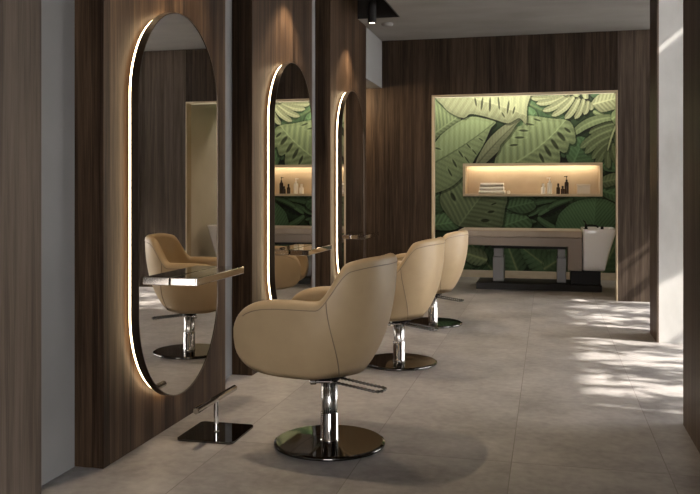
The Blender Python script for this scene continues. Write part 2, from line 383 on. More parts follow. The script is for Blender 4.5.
# ------------------------------------------------------------------ leaf mural (a flat painting on the wall)
def paint_mural():
    nx, nz = 470, 430
    x0, x1, z0, z1 = BX0, BX1, 0.10, BZ
    X, Z = np.meshgrid(np.linspace(x0, x1, nx), np.linspace(z0, z1, nz))
    # artwork coordinates: 1 unit = about 14 mm, measured along the wall (u to the right, v downwards)
    U = (X - NX0)/(NX1-NX0)*139.5 + 463.0
    V = 196.8 - (Z-NZ0)/(NZ1-NZ0)*33.8
    rng = np.random.RandomState(5)
    C = np.zeros((nz, nx, 3)); C[:] = (0.020, 0.036, 0.018)
    C *= (0.8 + 0.5*np.sin(U*0.21+V*0.13)*np.sin(V*0.17-U*0.05))[..., None].clip(0.3, 1.4)
    def sstep(a, b, x):
        t = np.clip((x-a)/(b-a), 0, 1); return t*t*(3-2*t)
    def leaf(p0, p1, wd, col, n=9, slit=0.55, sw=0.16, bend=0.0, shape=0.65, holes=False, k=0.55, vein=1.0, side=0.25, asym=1.0):
        p0 = np.array(p0, float); p1 = np.array(p1, float); ax = p1-p0; Lg = np.hypot(*ax); ax /= Lg; nn = np.array((-ax[1], ax[0]))
        def field(du=0, dv=0):
            a = (U-du-p0[0])*ax[0] + (V-dv-p0[1])*ax[1]; b = (U-du-p0[0])*nn[0] + (V-dv-p0[1])*nn[1]
            t = a/Lg; b = b - bend*Lg*4*t*(1-t)
            tt = np.clip(t, 0, 1)
            w = wd*np.sin(PI*np.power(tt, shape))**0.75
            w = np.where(b > 0, w*asym, w)
            s = np.abs(b)/np.maximum(w, 1e-3)
            return t, b, w, s
        def mask(t, b, w, s, grow=0.0):
            ph = (t - k*np.abs(b)/Lg)*n + np.where(b > 0, 0.35, 0)
            fr = ph-np.floor(ph); dd = np.minimum(fr, 1-fr)
            m = (t > 0) & (t < 1) & (s < 1+grow)
            if slit < 1:
                cut = (dd < 0.62*sw*np.clip((s-slit)/(1-slit), 0, 1)**0.7 + 0.0) & (s > slit)
                if holes:
                    hh = (np.abs(s-slit*0.62) < 0.11) & (dd < 0.13)
                    cut |= hh
                m &= ~cut
            return m, fr, dd
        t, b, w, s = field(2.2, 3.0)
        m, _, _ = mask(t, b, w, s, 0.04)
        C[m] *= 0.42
        t, b, w, s = field()
        m, fr, dd = mask(t, b, w, s)
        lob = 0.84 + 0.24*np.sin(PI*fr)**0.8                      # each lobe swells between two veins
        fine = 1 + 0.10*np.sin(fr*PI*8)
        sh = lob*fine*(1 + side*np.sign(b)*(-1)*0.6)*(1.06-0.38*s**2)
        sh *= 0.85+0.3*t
        c = np.array(col)[None, None, :]*sh[..., None]
        vm = np.exp(-((0.5-dd)/0.035)**2)*0.4*vein*(1-0.6*s)
        rib = np.exp(-(b/(1.1*(1.15-0.7*np.clip(t, 0, 1))))**2)
        hl = np.array((0.36, 0.43, 0.20))
        a = np.clip(vm*0.5+rib*0.6*vein, 0, 0.8)[..., None]
        c = c*(1-a)+hl*(np.mean(col)/0.13)**0.7*a
        edge = sstep(0.93, 1.0, s)[..., None]*0.35
        c = c*(1-edge)
        C[m] = c[m]
    LT = (0.245, 0.27, 0.165); MID = (0.175, 0.225, 0.12); DK = (0.075, 0.135, 0.065); DK2 = (0.045, 0.085, 0.042)
    # background jungle
    for i in range(46):
        u = rng.uniform(395, 660); v = rng.uniform(70, 280); a = rng.uniform(0, 2*PI); l = rng.uniform(28, 60)
        leaf((u, v), (u+l*math.cos(a), v+l*math.sin(a)), l*rng.uniform(0.18, 0.34), np.array(DK2)*rng.uniform(0.7, 1.35), n=rng.randint(7, 12), slit=rng.choice([0.5, 1.0]), vein=0.5)
    # low, dark band behind the treatment bed
    for (a, b, w, c) in (((452, 276), (480, 240), 15, DK), ((500, 280), (470, 244), 14, DK2), ((520, 276), (505, 236), 13, DK), ((560, 276), (520, 246), 14, DK), ((575, 278), (552, 238), 13, DK2), ((600, 275), (622, 230), 17, DK), ((440, 280), (430, 235), 16, DK2), ((545, 270), (575, 250), 10, DK), ((488, 262), (455, 252), 9, MID)):
        leaf(a, b, w, np.array(c)*0.8, n=8, slit=0.5)
    def smooth(P, m=6):
        P = np.array(P, float); n = len(P); out = []
        for i in range(n):
            p0, p1, p2, p3 = P[i-1], P[i], P[(i+1) % n], P[(i+2) % n]
            for k in range(m):
                t = k/m
                out.append(0.5*((2*p1)+(-p0+p2)*t+(2*p0-5*p1+4*p2-p3)*t*t+(-p0+3*p1-3*p2+p3)*t**3))
        return np.array(out)
    def inside(P, u, v):
        r = np.zeros(u.shape, bool); n = len(P)
        for i in range(n):
            (x1, y1), (x2, y2) = P[i], P[(i+1) % n]
            if y1 == y2: continue
            r ^= ((y1 > v) != (y2 > v)) & (u < (x2-x1)*(v-y1)/(y2-y1)+x1)
        return r
    def dist(P, u, v):
        d = np.full(u.shape, 1e9); n = len(P)
        for i in range(n):
            a_, b_ = P[i], P[(i+1) % n]; ab = b_-a_; L2 = max(ab@ab, 1e-9)
            t = np.clip(((u-a_[0])*ab[0]+(v-a_[1])*ab[1])/L2, 0, 1)
            d = np.minimum(d, np.hypot(u-a_[0]-t*ab[0], v-a_[1]-t*ab[1]))
        return d
    def poly_leaf(pts, p0, p1, col, off=(430, 88), n=9, k=0.6, bend=0.0, holes=(), rib=1.0, ribdark=False, side=0.12, amp=0.16, vein=0.35, shadow=0.5):
        S_ = lambda q: np.array((off[0]+q[0]/6.18, off[1]+q[1]/6.18))
        P = smooth([S_(q) for q in pts]); p0 = S_(p0); p1 = S_(p1)
        lo, hi = P.min(0)-6, P.max(0)+6
        bb = (U > lo[0]) & (U < hi[0]) & (V > lo[1]) & (V < hi[1])
        if not bb.any(): return
        u, v = U[bb], V[bb]
        ins = inside(P, u, v); de = dist(P, u, v)
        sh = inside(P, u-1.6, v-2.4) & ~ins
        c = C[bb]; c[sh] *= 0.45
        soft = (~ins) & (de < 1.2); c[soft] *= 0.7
        ax = p1-p0; Lg = np.hypot(*ax); ax /= Lg; nn = np.array((-ax[1], ax[0]))
        a_ = (u-p0[0])*ax[0]+(v-p0[1])*ax[1]; t = a_/Lg
        b_ = (u-p0[0])*nn[0]+(v-p0[1])*nn[1]-bend*Lg*4*t*(1-t)
        ph = (t-k*np.abs(b_)/Lg+0.10*(b_/Lg)**2)*n+np.where(b_ > 0, 0.35, 0); fr = ph-np.floor(ph)
        amp2 = amp*1.35; w = (1-amp2*0.65+amp2*1.35*np.sin(PI*fr)**0.8)*(1+0.09*np.sin(fr*PI*7))*(1-side*np.sign(b_))*(0.93+0.14*np.clip(t, 0, 1))
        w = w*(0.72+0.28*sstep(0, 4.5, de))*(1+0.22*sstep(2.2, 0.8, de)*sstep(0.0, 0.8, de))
        q = np.array(col)[None, :]*w[:, None]
        vm = np.exp(-(np.minimum(fr, 1-fr)/0.06)**2)*vein*sstep(0, 3, de)
        q = q*(1-0.45*vm[:, None])
        rb = np.exp(-(b_/(0.75*(1.2-0.6*np.clip(t, 0, 1))))**2)*rib*((t > -0.02) & (t < 1.0))
        lv = np.exp(-((fr-0.5)/0.05)**2)*0.35*sstep(0, 3, de)*(rib > 0.8 and not ribdark)
        q = q*(1+lv[:, None]*0.8)
        if ribdark: q *= (1-0.5*rb[:, None])
        else: q = q*(1-rb[:, None]*0.7)+np.clip(np.array(col)*2.0, 0, 0.5)[None, :]*rb[:, None]*0.7
        for (hx, hy, hl_, hw_, an) in holes:
            h = S_((hx, hy)); an = math.radians(an); e = np.array((math.cos(an), math.sin(an)))
            du = (u-h[0])*e[0]+(v-h[1])*e[1]; dw = -(u-h[0])*e[1]+(v-h[1])*e[0]
            rr = np.hypot(du/(hl_/12.36), dw/(hw_/12.36))
            q *= (0.22+0.78*sstep(0.75, 1.15, rr))[:, None]
            q *= (1+0.22*np.exp(-((rr-1.45)/0.28)**2))[:, None]
        c[ins] = q[ins]; C[bb] = c
    def finger(a_, b_, w_, col, off, side=0.15, bend=0.06):
        a_ = np.array(a_, float); b_ = np.array(b_, float); d = b_-a_; L_ = np.hypot(*d); d /= L_; e = np.array((-d[1], d[0]))
        up = []; dn = []
        for t_ in (0.0, 0.2, 0.45, 0.7, 0.9):
            w2 = w_*(0.35+0.75*math.sin(PI*min(t_*0.75+0.12, 1)))
            m_ = a_+d*L_*t_+e*bend*L_*4*t_*(1-t_); up.append(m_+e*w2); dn.append(m_-e*w2)
        poly_leaf(up+[b_]+dn[::-1], a_, b_, col, off, n=3, k=0.2, bend=bend, rib=0.55, amp=0.05, vein=0.1, side=side)
    O1, O2, O3, O4 = (430, 88), (520, 88), (430, 160), (520, 160)
    # --- dark foliage between the niche and the bed
    D0 = np.array(DK2); D1 = np.array(DK); M1 = np.array(MID); L1 = np.array(LT)
    for a_, b_, w_, c_ in (((230, 250), (-60, 330), 16, 0.9), ((260, 275), (60, 350), 15, 1.15), ((300, 255), (120, 345), 15, 1.3), ((60, 250), (-120, 300), 16, 1.0), ((330, 240), (180, 300), 13, 1.1), ((-130, 350), (60, 420), 20, 1.2), ((-170, 370), (-30, 430), 18, 1.45), ((-100, 330), (110, 385), 16, 1.0), ((120, 360), (230, 425), 18, 1.2), ((-180, 300), (-40, 350), 18, 1.3)):
        finger(a_, b_, w_, D1*c_*0.8, O4)
    poly_leaf([(265, 440), (240, 360), (285, 300), (350, 258), (440, 238), (530, 245), (590, 275), (640, 330), (620, 440)], (455, 440), (470, 235), D0*1.5, O4, n=7, k=1.5, rib=0.3, amp=0.3)
    poly_leaf([(20, 300), (90, 335), (160, 350), (205, 390), (150, 440), (20, 440), (-60, 400)], (-40, 420), (200, 385), D1*1.25, O3, n=8, k=0.8, amp=0.3)
    poly_leaf([(-40, 150), (30, 170), (62, 240), (80, 310), (30, 330), (-40, 320)], (-40, 320), (60, 200), D1*0.8, O3, n=6)
    poly_leaf([(440, 400), (460, 350), (530, 335), (600, 345), (640, 400), (600, 440), (460, 440)], (440, 420), (640, 350), D1*1.0, O3, n=7, amp=0.35)
    poly_leaf([(480, 300), (500, 250), (560, 235), (640, 250), (660, 300), (580, 335)], (480, 300), (660, 260), D1*0.75, O3, n=7, amp=0.35)
    poly_leaf([(170, 412), (105, 350), (62, 285), (58, 225), (95, 145), (195, 65), (330, 10), (450, 120), (485, 235), (472, 300), (462, 365), (440, 425), (300, 440)], (178, 415), (345, 190), M1*0.66, O3, n=9, k=0.55, rib=1.0,
              holes=((140, 230, 62, 26, 62), (382, 325, 44, 17, -8), (345, 380, 56, 22, 0), (400, 275, 40, 10, -20), (250, 330, 4, 4, 0)), amp=0.26)
    # --- right of the niche
    poly_leaf([(500, -60), (560, -40), (640, -60), (640, 60), (560, 75), (510, 50)], (500, 40), (640, -40), D0*1.6, O4, n=6)
    poly_leaf([(500, 175), (550, 160), (640, 165), (640, 270), (560, 250), (505, 215)], (500, 190), (640, 230), D1*0.9, O4, n=6, amp=0.3)
    poly_leaf([(502, 120), (540, 92), (600, 80), (650, 90), (650, 155), (580, 158), (520, 172)], (502, 140), (650, 110), M1*0.62, O4, n=7, amp=0.3)
    # --- upper field
    poly_leaf([(-10, 30), (20, 50), (62, 92), (115, 135), (195, 180), (115, 238), (62, 276), (20, 312), (-20, 320)], (-10, 290), (170, 165), M1*0.78, O1, n=8, amp=0.28)
    poly_leaf([(-40, 140), (60, 110), (120, 180), (60, 330), (-40, 380)], (-40, 380), (100, 150), D1*1.1, O2, n=6)
    poly_leaf([(310, 470), (290, 330), (360, 300), (440, 330), (470, 420), (420, 500)], (330, 480), (400, 310), D0*1.4, O2, n=7)
    for a_, b_, w_, c_ in (((270, 42), (70, 55), 17, 0.80), ((290, 46), (110, 92), 17, 0.86), ((312, 52), (150, 140), 19, 0.9), ((338, 58), (205, 172), 19, 0.94), ((368, 64), (285, 192), 19, 0.94), ((398, 74), (345, 192), 17, 0.88), ((424, 84), (400, 168), 15, 0.82), ((446, 94), (440, 142), 12, 0.78), ((300, 40), (240, -40), 20, 0.9), ((360, 55), (330, -40), 20, 0.9), ((410, 70), (420, -30), 20, 0.9)):
        finger(a_, b_, w_, L1*c_, O2, bend=-0.07)
    finger((455, 150), (520, 175), 14, M1*1.0, O2)
    poly_leaf([(448, 92), (490, 45), (560, 10), (640, 0), (640, 120), (560, 145), (505, 155), (468, 132)], (455, 105), (640, 60), L1*0.84, O2, n=8, amp=0.3)
    for a_, b_, w_, c_ in (((600, 225), (430, 282), 20, 0.8), ((588, 255), (378, 372), 24, 0.92), ((575, 295), (405, 405), 22, 0.88), ((562, 330), (448, 440), 20, 0.8), ((552, 365), (470, 490), 20, 0.72), ((548, 385), (545, 500), 18, 0.7), ((566, 350), (610, 490), 20, 0.66), ((585, 290), (650, 400), 22, 0.7), ((598, 245), (680, 300), 20, 0.7)):
        finger(a_, b_, w_, M1*c_*0.82, O2)
    finger((604, 205), (540, 392), 5, M1*1.5, O2, bend=0.03)
    finger((570, 188), (328, 290), 26, M1*0.95, O2, bend=0.10)
    poly_leaf([(560, 190), (575, 150), (640, 120), (640, 240), (590, 235)], (565, 200), (640, 150), M1*1.0, O2, n=5)
    poly_leaf([(-148, 480), (-130, 390), (-80, 300), (-25, 240), (20, 225), (45, 170), (110, 172), (190, 186), (290, 198), (332, 235), (350, 325), (332, 352), (312, 345), (298, 392), (275, 402), (252, 392), (256, 445), (230, 490), (100, 520), (-60, 520)], (-5, 450), (290, 196), M1*0.98, O2, n=8, k=0.75, bend=0.05, rib=1.0,
              holes=((30, 260, 62, 15, 4), (70, 222, 56, 12, 10), (5, 303, 60, 15, 0), (-30, 350, 52, 15, -4), (262, 300, 78, 26, 50), (222, 348, 80, 24, 55), (180, 390, 84, 24, 60), (142, 432, 70, 20, 65), (300, 262, 50, 16, 40), (115, 195, 50, 12, 18)), amp=0.24)
    poly_leaf([(-20, 350), (20, 330), (60, 282), (112, 240), (172, 200), (250, 166), (330, 176), (412, 202), (382, 242), (352, 310), (322, 370), (282, 430), (245, 500), (205, 545), (130, 610), (30, 650), (-60, 660)], (-30, 480), (405, 204), M1*1.18, O1, n=13, k=0.7, bend=0.03, ribdark=True,
              holes=((240, 352, 44, 10, 48), (190, 402, 54, 12, 55), (150, 462, 60, 14, 62), (318, 312, 36, 10, 35), (40, 366, 46, 12, 15), (278, 392, 50, 9, 50), (120, 520, 60, 12, 62), (230, 440, 60, 9, 55)), amp=0.15, vein=0.25)
    poly_leaf([(285, 470), (312, 400), (362, 318), (430, 250), (500, 206), (582, 178), (542, 222), (502, 282), (446, 345), (430, 385), (382, 432), (330, 475)], (292, 470), (578, 180), L1*0.74, O1, n=16, k=0.9, ribdark=True, amp=0.10, bend=-0.02, vein=0.2)
    poly_leaf([(40, 20), (72, 90), (120, 138), (205, 174), (252, 150), (332, 165), (420, 193), (492, 212), (560, 182), (602, 218), (608, 120), (610, -20), (300, -60)], (60, -10), (640, 180), L1*1.0, O1, n=15, k=-0.25, bend=-0.02, rib=0.5,
              holes=((285, 72, 62, 13, 80), (325, 86, 84, 15, 97), (376, 92, 92, 16, 92), (432, 84, 86, 13, 84), (490, 112, 86, 14, 98), (526, 132, 50, 12, 105), (460, 160, 40, 10, 60)), amp=0.12, vein=0.35)
    # painted relief: brush-like variation
    C *= (1 + 0.07*np.sin(U*1.9+np.sin(V*0.6)*2)*np.sin(V*1.3+U*0.3))[..., None]
    C = C.clip(0.006, 0.8)
    verts = np.stack([X, np.full_like(X, YM-0.006), Z], -1).reshape(-1, 3)
    keep_c = (X > NX0+0.002) & (X < NX1-0.002) & (Z > NZ0+0.002) & (Z < NZ1-0.002)
    idx = np.arange(nx*nz).reshape(nz, nx)
    a = idx[:-1, :-1]; b = idx[:-1, 1:]; c = idx[1:, 1:]; d = idx[1:, :-1]
    hole = keep_c[:-1, :-1] & keep_c[1:, 1:]
    q = np.stack([a, b, c, d], -1)[~hole].reshape(-1, 4)
    me = bpy.data.meshes.new('leaf_mural')
    me.from_pydata(verts.tolist(), [], q.tolist())
    at = me.color_attributes.new('art', 'FLOAT_COLOR', 'POINT')
    rgba = np.ones((nx*nz, 4), np.float32); rgba[:, :3] = C.reshape(-1, 3)
    at.data.foreach_set('color', rgba.ravel())
    m, nt, bs = mat('mural_paint')
    vc = nt.nodes.new('ShaderNodeVertexColor'); vc.layer_name = 'art'
    nt.links.new(vc.outputs[0], bs.inputs['Base Color']); bs.inputs['Roughness'].default_value = 0.65; bs.inputs['Specular IOR Level'].default_value = 0.2
    me.materials.append(m)
    o = bpy.data.objects.new('leaf_mural', me); COL.objects.link(o)
    tag(o, 'green mural of big tropical leaves covering the far bay wall', 'mural')
paint_mural()

# lit niche in the mural wall
nich = thing('lit_niche', 'long beige framed lit niche set in the leaf mural', 'niche', ((NX0+NX1)/2, YM, NZ0))
hw = (NX1-NX0)/2; hh = NZ1-NZ0
bm = B(); f = 0.035
box(bm, -hw, hw, -0.02, 0.30, 0, f); box(bm, -hw, hw, -0.02, 0.005, hh-f, hh); box(bm, -hw, hw, 0.005, 0.30, hh-0.008, hh)
for a in ((-hw, -hw+f, f, hh-f), (hw-f, hw, f, hh-f)): box(bm, a[0], a[1], -0.02, 0.30, a[2], a[3])
obj('niche_frame', bm, M['beige_trim'], nich, bevel=0.003)
obj('back_panel', box(B(), -hw+0.001, hw-0.001, 0.30, 0.315, 0.001, hh-0.001), M['beige_trim'], nich)
obj('led_strip', box(B(), -hw+0.06, hw-0.06, 0.22, 0.245, hh-0.0155, hh-0.009), M['led_soft'], nich)
cv = thing('cove_light', 'warm light strip along the ceiling above the leaf mural', 'light', (-0.45, 11.5, 2.70))
bm = B(); box(bm, -1.4, 1.4, -0.05, 0.0, -0.05, 0.04); obj('housing', bm, M['beige_trim'], cv)
hl = thing('header_light', 'thin warm light line under the top edge of the mural opening', 'light', ((OX0+OX1)/2, YB+0.1, OZ-0.018))
obj('light_line', box(B(), OX0-(OX0+OX1)/2+0.03, OX1-(OX0+OX1)/2-0.03, -0.004, 0.004, -0.003, 0.0), M['led_line'], hl)

# ------------------------------------------------------------------ mirrors with halo light
def pill(hw_, z0, z1, n=40):
    pts = []
    for k in range(n+1):
        a = PI*k/n; pts.append((hw_*math.cos(a), z1-hw_+hw_*math.sin(a)))
    for k in range(n+1):
        a = PI+PI*k/n; pts.append((hw_*math.cos(a), z0+hw_+hw_*math.sin(a)))
    return pts
def ring(bm, outer, inner, x0, x1):
    n = len(outer)
    L4 = [[bm.verts.new((x, p[0], p[1])) for p in pl] for pl, x in ((outer, x0), (outer, x1), (inner, x1), (inner, x0))]
    for j in range(4):
        a, b = L4[j], L4[(j+1) % 4]
        for i in range(n): bm.faces.new((a[i], a[(i+1) % n], b[(i+1) % n], b[i]))
    return bm
MZ0, MZ1, MHW = 0.185, 2.17, 0.476
mir = thing('wall_mirror', 'nearest tall pill shaped mirror with warm halo, at left', 'mirror', (XP, 3.97, 0), group='halo mirrors')
obj('mirror_glass', prism(B(), pill(MHW-0.004, MZ0+0.004, MZ1-0.004), 'x', 0.060, 0.072), M['mirror'], mir)
obj('mirror_frame', ring(B(), pill(MHW, MZ0, MZ1), pill(MHW-0.005, MZ0+0.005, MZ1-0.005), 0.038, 0.075), M['bronze'], mir)
obj('back_plate', prism(B(), pill(MHW-0.006, MZ0+0.006, MZ1-0.006), 'x', 0.031, 0.059), M['black'], mir)
obj('led_strip', ring(B(), pill(MHW-0.012, MZ0+0.012, MZ1-0.012), pill(MHW-0.020, MZ0+0.020, MZ1-0.020), 0.019, 0.0300), M['led'], mir)
bm = B(); box(bm, 0.0, 0.0308, -0.2, 0.2, 0.9, 1.5); obj('wall_bracket', bm, M['black'], mir)
dup(mir, (XP, 5.93, 0.04), 'middle pill shaped mirror with warm halo, between the other two', 'halo mirrors')
dup(mir, (XP, 7.86, 0.055), 'farthest pill shaped mirror with warm halo, nearest the leaf mural', 'halo mirrors')

# chrome shelves carried in front of the mirrors
XG = XP+0.0725
def shelf_bm():
    bm = B(); box(bm, 0.0, 0.145, 0, 0.66, -0.040, 0.0); return bm
sh = thing('mirror_shelf', 'slim chrome shelf in front of the nearest mirror', 'shelf', (XG+0.004, 3.82, 0.806), group='mirror shelves')
obj('shelf_board', shelf_bm(), M['chrome'], sh, bevel=0.004)
dup(sh, (XG+0.004, 5.80, 0.806), 'slim chrome shelf in front of the middle mirror', 'mirror shelves')
dup(sh, (XG+0.004, 7.72, 0.815), 'slim chrome shelf in front of the farthest mirror', 'mirror shelves')

# ------------------------------------------------------------------ ceiling spotlights
def spot_light(root):
    d = bpy.data.lights.new('spotlight_beam', 'SPOT'); d.energy = 60; d.color = (1.0, 0.78, 0.52); d.spot_size = math.radians(100); d.spot_blend = 0.5; d.shadow_soft_size = 0.02
    o = bpy.data.objects.new('spotlight_beam', d); COL.objects.link(o); o.parent = root; o.location = (0, 0, -0.385)
    return o
sp = thing('ceiling_spotlight', 'black cylinder spotlight hanging above the farthest mirror', 'spotlight', (-1.675, 7.86, 3.26), group='ceiling spotlights')
obj('lamp_body', lathe(B(), [(0.036, -0.37), (0.036, -0.378), (0.042, -0.378), (0.042, -0.168), (0.038, -0.165), (0, -0.165)], 40), M['black'], sp, smooth=False)
obj('lens', lathe(B(), [(0, -0.3705), (0.0355, -0.3705), (0.0355, -0.366), (0, -0.366)], 32), M['lamp_face'], sp)
obj('stem', lathe(B(), [(0, -0.166), (0.012, -0.166), (0.012, -0.012), (0.03, -0.012), (0.03, 0), (0, 0)], 20), M['black'], sp)
spot_light(sp)
dup(sp, (-1.675, 5.93, 3.26), 'black cylinder spotlight above the middle mirror', 'ceiling spotlights')
dup(sp, (-1.675, 3.97, 3.26), 'black cylinder spotlight above the nearest mirror', 'ceiling spotlights')
dt = thing('smoke_detector', 'small round grey disc on the ceiling by the black channel', 'detector', (-1.68, 8.66, CEIL))
obj('casing', lathe(B(), [(0, -0.030), (0.045, -0.030), (0.06, -0.022), (0.064, -0.006), (0.064, 0), (0, 0)], 32), M['plaster'], dt, smooth=True)

# ------------------------------------------------------------------ salon chair
def sstep(a, b, x):
    t = min(max((x-a)/(b-a), 0), 1); return t*t*(3-2*t)
CH_B, CH_F, CH_M, CH_A = 0.370, 0.375, 0.548, 0.742
def plan(s):
    """outline of the tub seen from above; s in [0,1] from right arm front round the back to left arm front"""
    F, Bk, Wd = CH_F, 0.320, 0.330
    la = F; lb = 0.98
    tot = la*2+lb; d = s*tot
    if d < la: q = d/la; return F*(1-q), -(Wd-0.035*(1-q)**2)
    if d > tot-la: q = (tot-d)/la; return F*(1-q), (Wd-0.035*(1-q)**2)
    a = (d-la)/lb*PI; n = 2.4
    c, s_ = math.sin(a), -math.cos(a)
    return -Bk*abs(c)**(2/n), Wd*math.copysign(abs(s_)**(2/n), s_)
def ztop(x):
    z = CH_A + 0.165*sstep(-0.075, -0.225, x) + 0.032*sstep(-0.15, -0.32, x)
    if x > 0: 
        t = min(x/CH_F, 1); z = CH_M+(z-CH_M)*max(1-t**3.4, 0)**(1/2.9)
    return z
def zbot(x):
    if x > 0:
        t = min(x/CH_F, 1); return CH_M-(CH_M-CH_B)*max(1-t**4.2, 0)**(1/2.7)
    return CH_B
def bowl(x, y, z):
    """pull the outline in towards the bottom"""
    kb = math.sqrt(max(1-(max(0.90-z, 0)/0.625)**2, 0.03))
    ks = math.sqrt(max(1-(max(0.66-z, 0)/0.47)**2, 0.03))
    wy = sstep(0.03, -0.30, x)
    return (x*kb if x < 0 else x), y*ks*(1-wy*(1-kb)*0.75)
NS = 97
def stations():
    out = []
    for i in range(NS):
        q = i/(NS-1)
        e = 0.5-0.5*math.cos(PI*q); s = 0.6*q+0.4*e
        if i < 8: s = s*(i/8)**0.6 if i else 0
        if i > NS-9:
            j = NS-1-i; s = 1-(1-s)*((j/8)**0.6 if j else 0)
        out.append(s)
    return out
def outer_pt(s, z):
    x, y = plan(s); bx, by = bowl(x, y, z); return Vector((bx, by, z))
def normal(s):
    a, b = plan(max(s-0.004, 0)), plan(min(s+0.004, 1))
    t = Vector((b[0]-a[0], b[1]-a[1])); t.normalize()
    n = Vector((t.y, -t.x))            # inward
    return n
def chair_shell():
    bm = B(); rings = []
    for s in stations():
        x, y = plan(s); zt, zb = ztop(x), zbot(x); n = normal(s)
        h = zt-zb
        th = 0.080 if x > -0.05 else 0.080-0.018*sstep(-0.05, -0.25, x)
        if x > 0: th *= max(1-min(x/CH_F, 1)**4, 0.0)**0.25
        th = max(th, 0.004); r = max(min(th/2, h*0.45), 0.0008)
        R = []
        ze = zt-r
        for k in range(13):
            z = zb+(ze-zb)*k/12; R.append(outer_pt(s, z))
        pt = outer_pt(s, ze)
        for k in range(1, 8):
            a = PI*k/8
            R.append(Vector((pt.x, pt.y, ze)) + Vector((n.x, n.y, 0))*(r*(1-math.cos(a))*th/(2*r)) + Vector((0, 0, r*math.sin(a))))
        zi = max(zb+0.02, min(0.42, ze-0.01))
        if x > 0: zi = max(zi, zb+0.25*h) if h < 0.2 else zi
        for k in range(9):
            z = ze+(zi-ze)*k/8
            p = outer_pt(s, z)
            R.append(Vector((p.x+n.x*th, p.y+n.y*th, z)))
        rings.append([bm.verts.new(v) for v in R])
    m = len(rings[0])
    for a, b in zip(rings, rings[1:]):
        for k in range(m): bm.faces.new((a[k], a[(k+1) % m], b[(k+1) % m], b[k]))
    bm.faces.new(rings[0]); bm.faces.new(rings[-1][::-1])
    return bm
def chair_bottom():
    """the belly of the tub between the outer wall and the swivel plate"""
    bm = B(); ringp = []
    ss = [k/72 for k in range(73)]
    def pt(s, f, dz):
        x, y = plan(s); zb = zbot(x)
        if x > CH_F-0.09: zb = zbot(CH_F-0.09)
        p = outer_pt(s, zb); 
        xx = min(p.x, CH_F-0.09)
        return Vector((0.06+(xx-0.06)*f, p.y*f, CH_B+(zb-CH_B)*f+dz))
    for f, dz in ((1.0, 0.012), (0.97, 0.0), (0.8, -0.012), (0.4, -0.02)):
        ringp.append([bm.verts.new(pt(s, f, dz)) for s in ss])
    n = len(ss)
    for a, b in zip(ringp, ringp[1:]):
        for i in range(n): bm.faces.new((a[i], a[(i+1) % n], b[(i+1) % n], b[i]))
    bm.faces.new(ringp[-1]); bm.faces.new(ringp[0][::-1])
    return bm
def chair_seat():
    bm = B(); rings = []
    def outline(k, n=48):
        out = []
        for i in range(n):
            a = 2*PI*i/n; c, s_ = math.cos(a), math.sin(a); e = 4.5
            x = 0.075+0.255*k*math.copysign(abs(c)**(2/e), c); y = 0.225*k*math.copysign(abs(s_)**(2/e), s_)
            out.append((x, y))
        return out
    for k, z in ((0.62, 0.365), (0.74, 0.375), (0.86, 0.405), (0.97, 0.445), (1.0, 0.468), (0.97, 0.490), (0.86, 0.503), (0.5, 0.507)):
        rings.append([bm.verts.new((p[0], p[1], z-(0.012 if p[0] < 0 and z > 0.45 else 0))) for p in outline(k)])
    for a, b in zip(rings, rings[1:]):
        n = len(a)
        for i in range(n): bm.faces.new((a[i], a[(i+1) % n], b[(i+1) % n], b[i]))
    bm.faces.new(rings[0][::-1]); bm.faces.new(rings[-1])
    return bm
def s_at_x(xt, side):
    lo, hi = (0.0, 0.5) if side < 0 else (0.5, 1.0)
    for _ in range(40):
        mid = (lo+hi)/2; x = plan(mid)[0]
        if side < 0: lo, hi = (mid, hi) if x > xt else (lo, mid)
        else: lo, hi = (lo, mid) if x > xt else (mid, hi)
    return (lo+hi)/2
def chair_seams():
    bm = B()
    for side in (-1, 1):
        pts = []
        for k in range(25):
            q = k/24
            xt = -0.125-0.09*q**1.5
            s = s_at_x(xt, side); x, y = plan(s); zt = ztop(x)
            z = (zt-0.042)*(1-q)+(CH_B+0.006)*q
            p = outer_pt(s, z); n = normal(s); pts.append(p-Vector((n.x, n.y, 0))*0.0012)
        tube(bm, pts, 0.0024, 6)
    pts = []
    for i in range(161):
        s = 0.035+0.93*i/160; x, y = plan(s); n = normal(s)
        zt = ztop(x); p = outer_pt(s, zt-0.040); pts.append(p-Vector((n.x, n.y, 0))*0.0012)
    tube(bm, pts, 0.0024, 6)
    return bm
def pump_loop():
    bm = B(); pts = []; r = []
    x0, x1, w, z0, z1 = -0.03, -0.285, 0.046, 0.320, 0.292
    path = [(x0, w, z0)]
    N1 = 46
    for k in range(N1+1): path.append((x0+(x1+0.03-x0)*k/N1, w, z0+(z1-z0)*k/N1))
    for k in range(1, 8):
        a = PI/2*k/8; path.append((x1+0.03-0.03*math.sin(a), w-0.03+0.03*math.cos(a), z1))
    for k in range(1, 5): path.append((x1, (w-0.03)*(1-2*k/5), z1))
    for k in range(0, 8):
        a = PI/2*k/8; path.append((x1+0.03-0.03*math.cos(a), -w+0.03-0.03*math.sin(a), z1))
    for k in range(N1+1): path.append((x1+0.03+(x0-x1-0.03)*k/N1, -w, z1+(z0-z1)*k/N1))
    r = [0.0078 if (i % 4) < 2 else 0.0052 for i in range(len(path)-1)]
    return tube(bm, path[1:], r, 8)
CHAIR_RZ = PI - math.radians(9)
ch = thing('salon_chair', 'tan leather salon chair nearest the camera on chrome pedestal', 'chair', (-1.045, 3.90, 0), CHAIR_RZ, 'tan salon chairs')
obj('tub_shell', chair_shell(), M['leather'], ch, smooth=True)
obj('shell_underside', chair_bottom(), M['leather'], ch, smooth=True)
obj('seat_cushion', chair_seat(), M['leather'], ch, smooth=True)
sm = obj('piping', chair_seams(), M['seam'], ch, smooth=True)
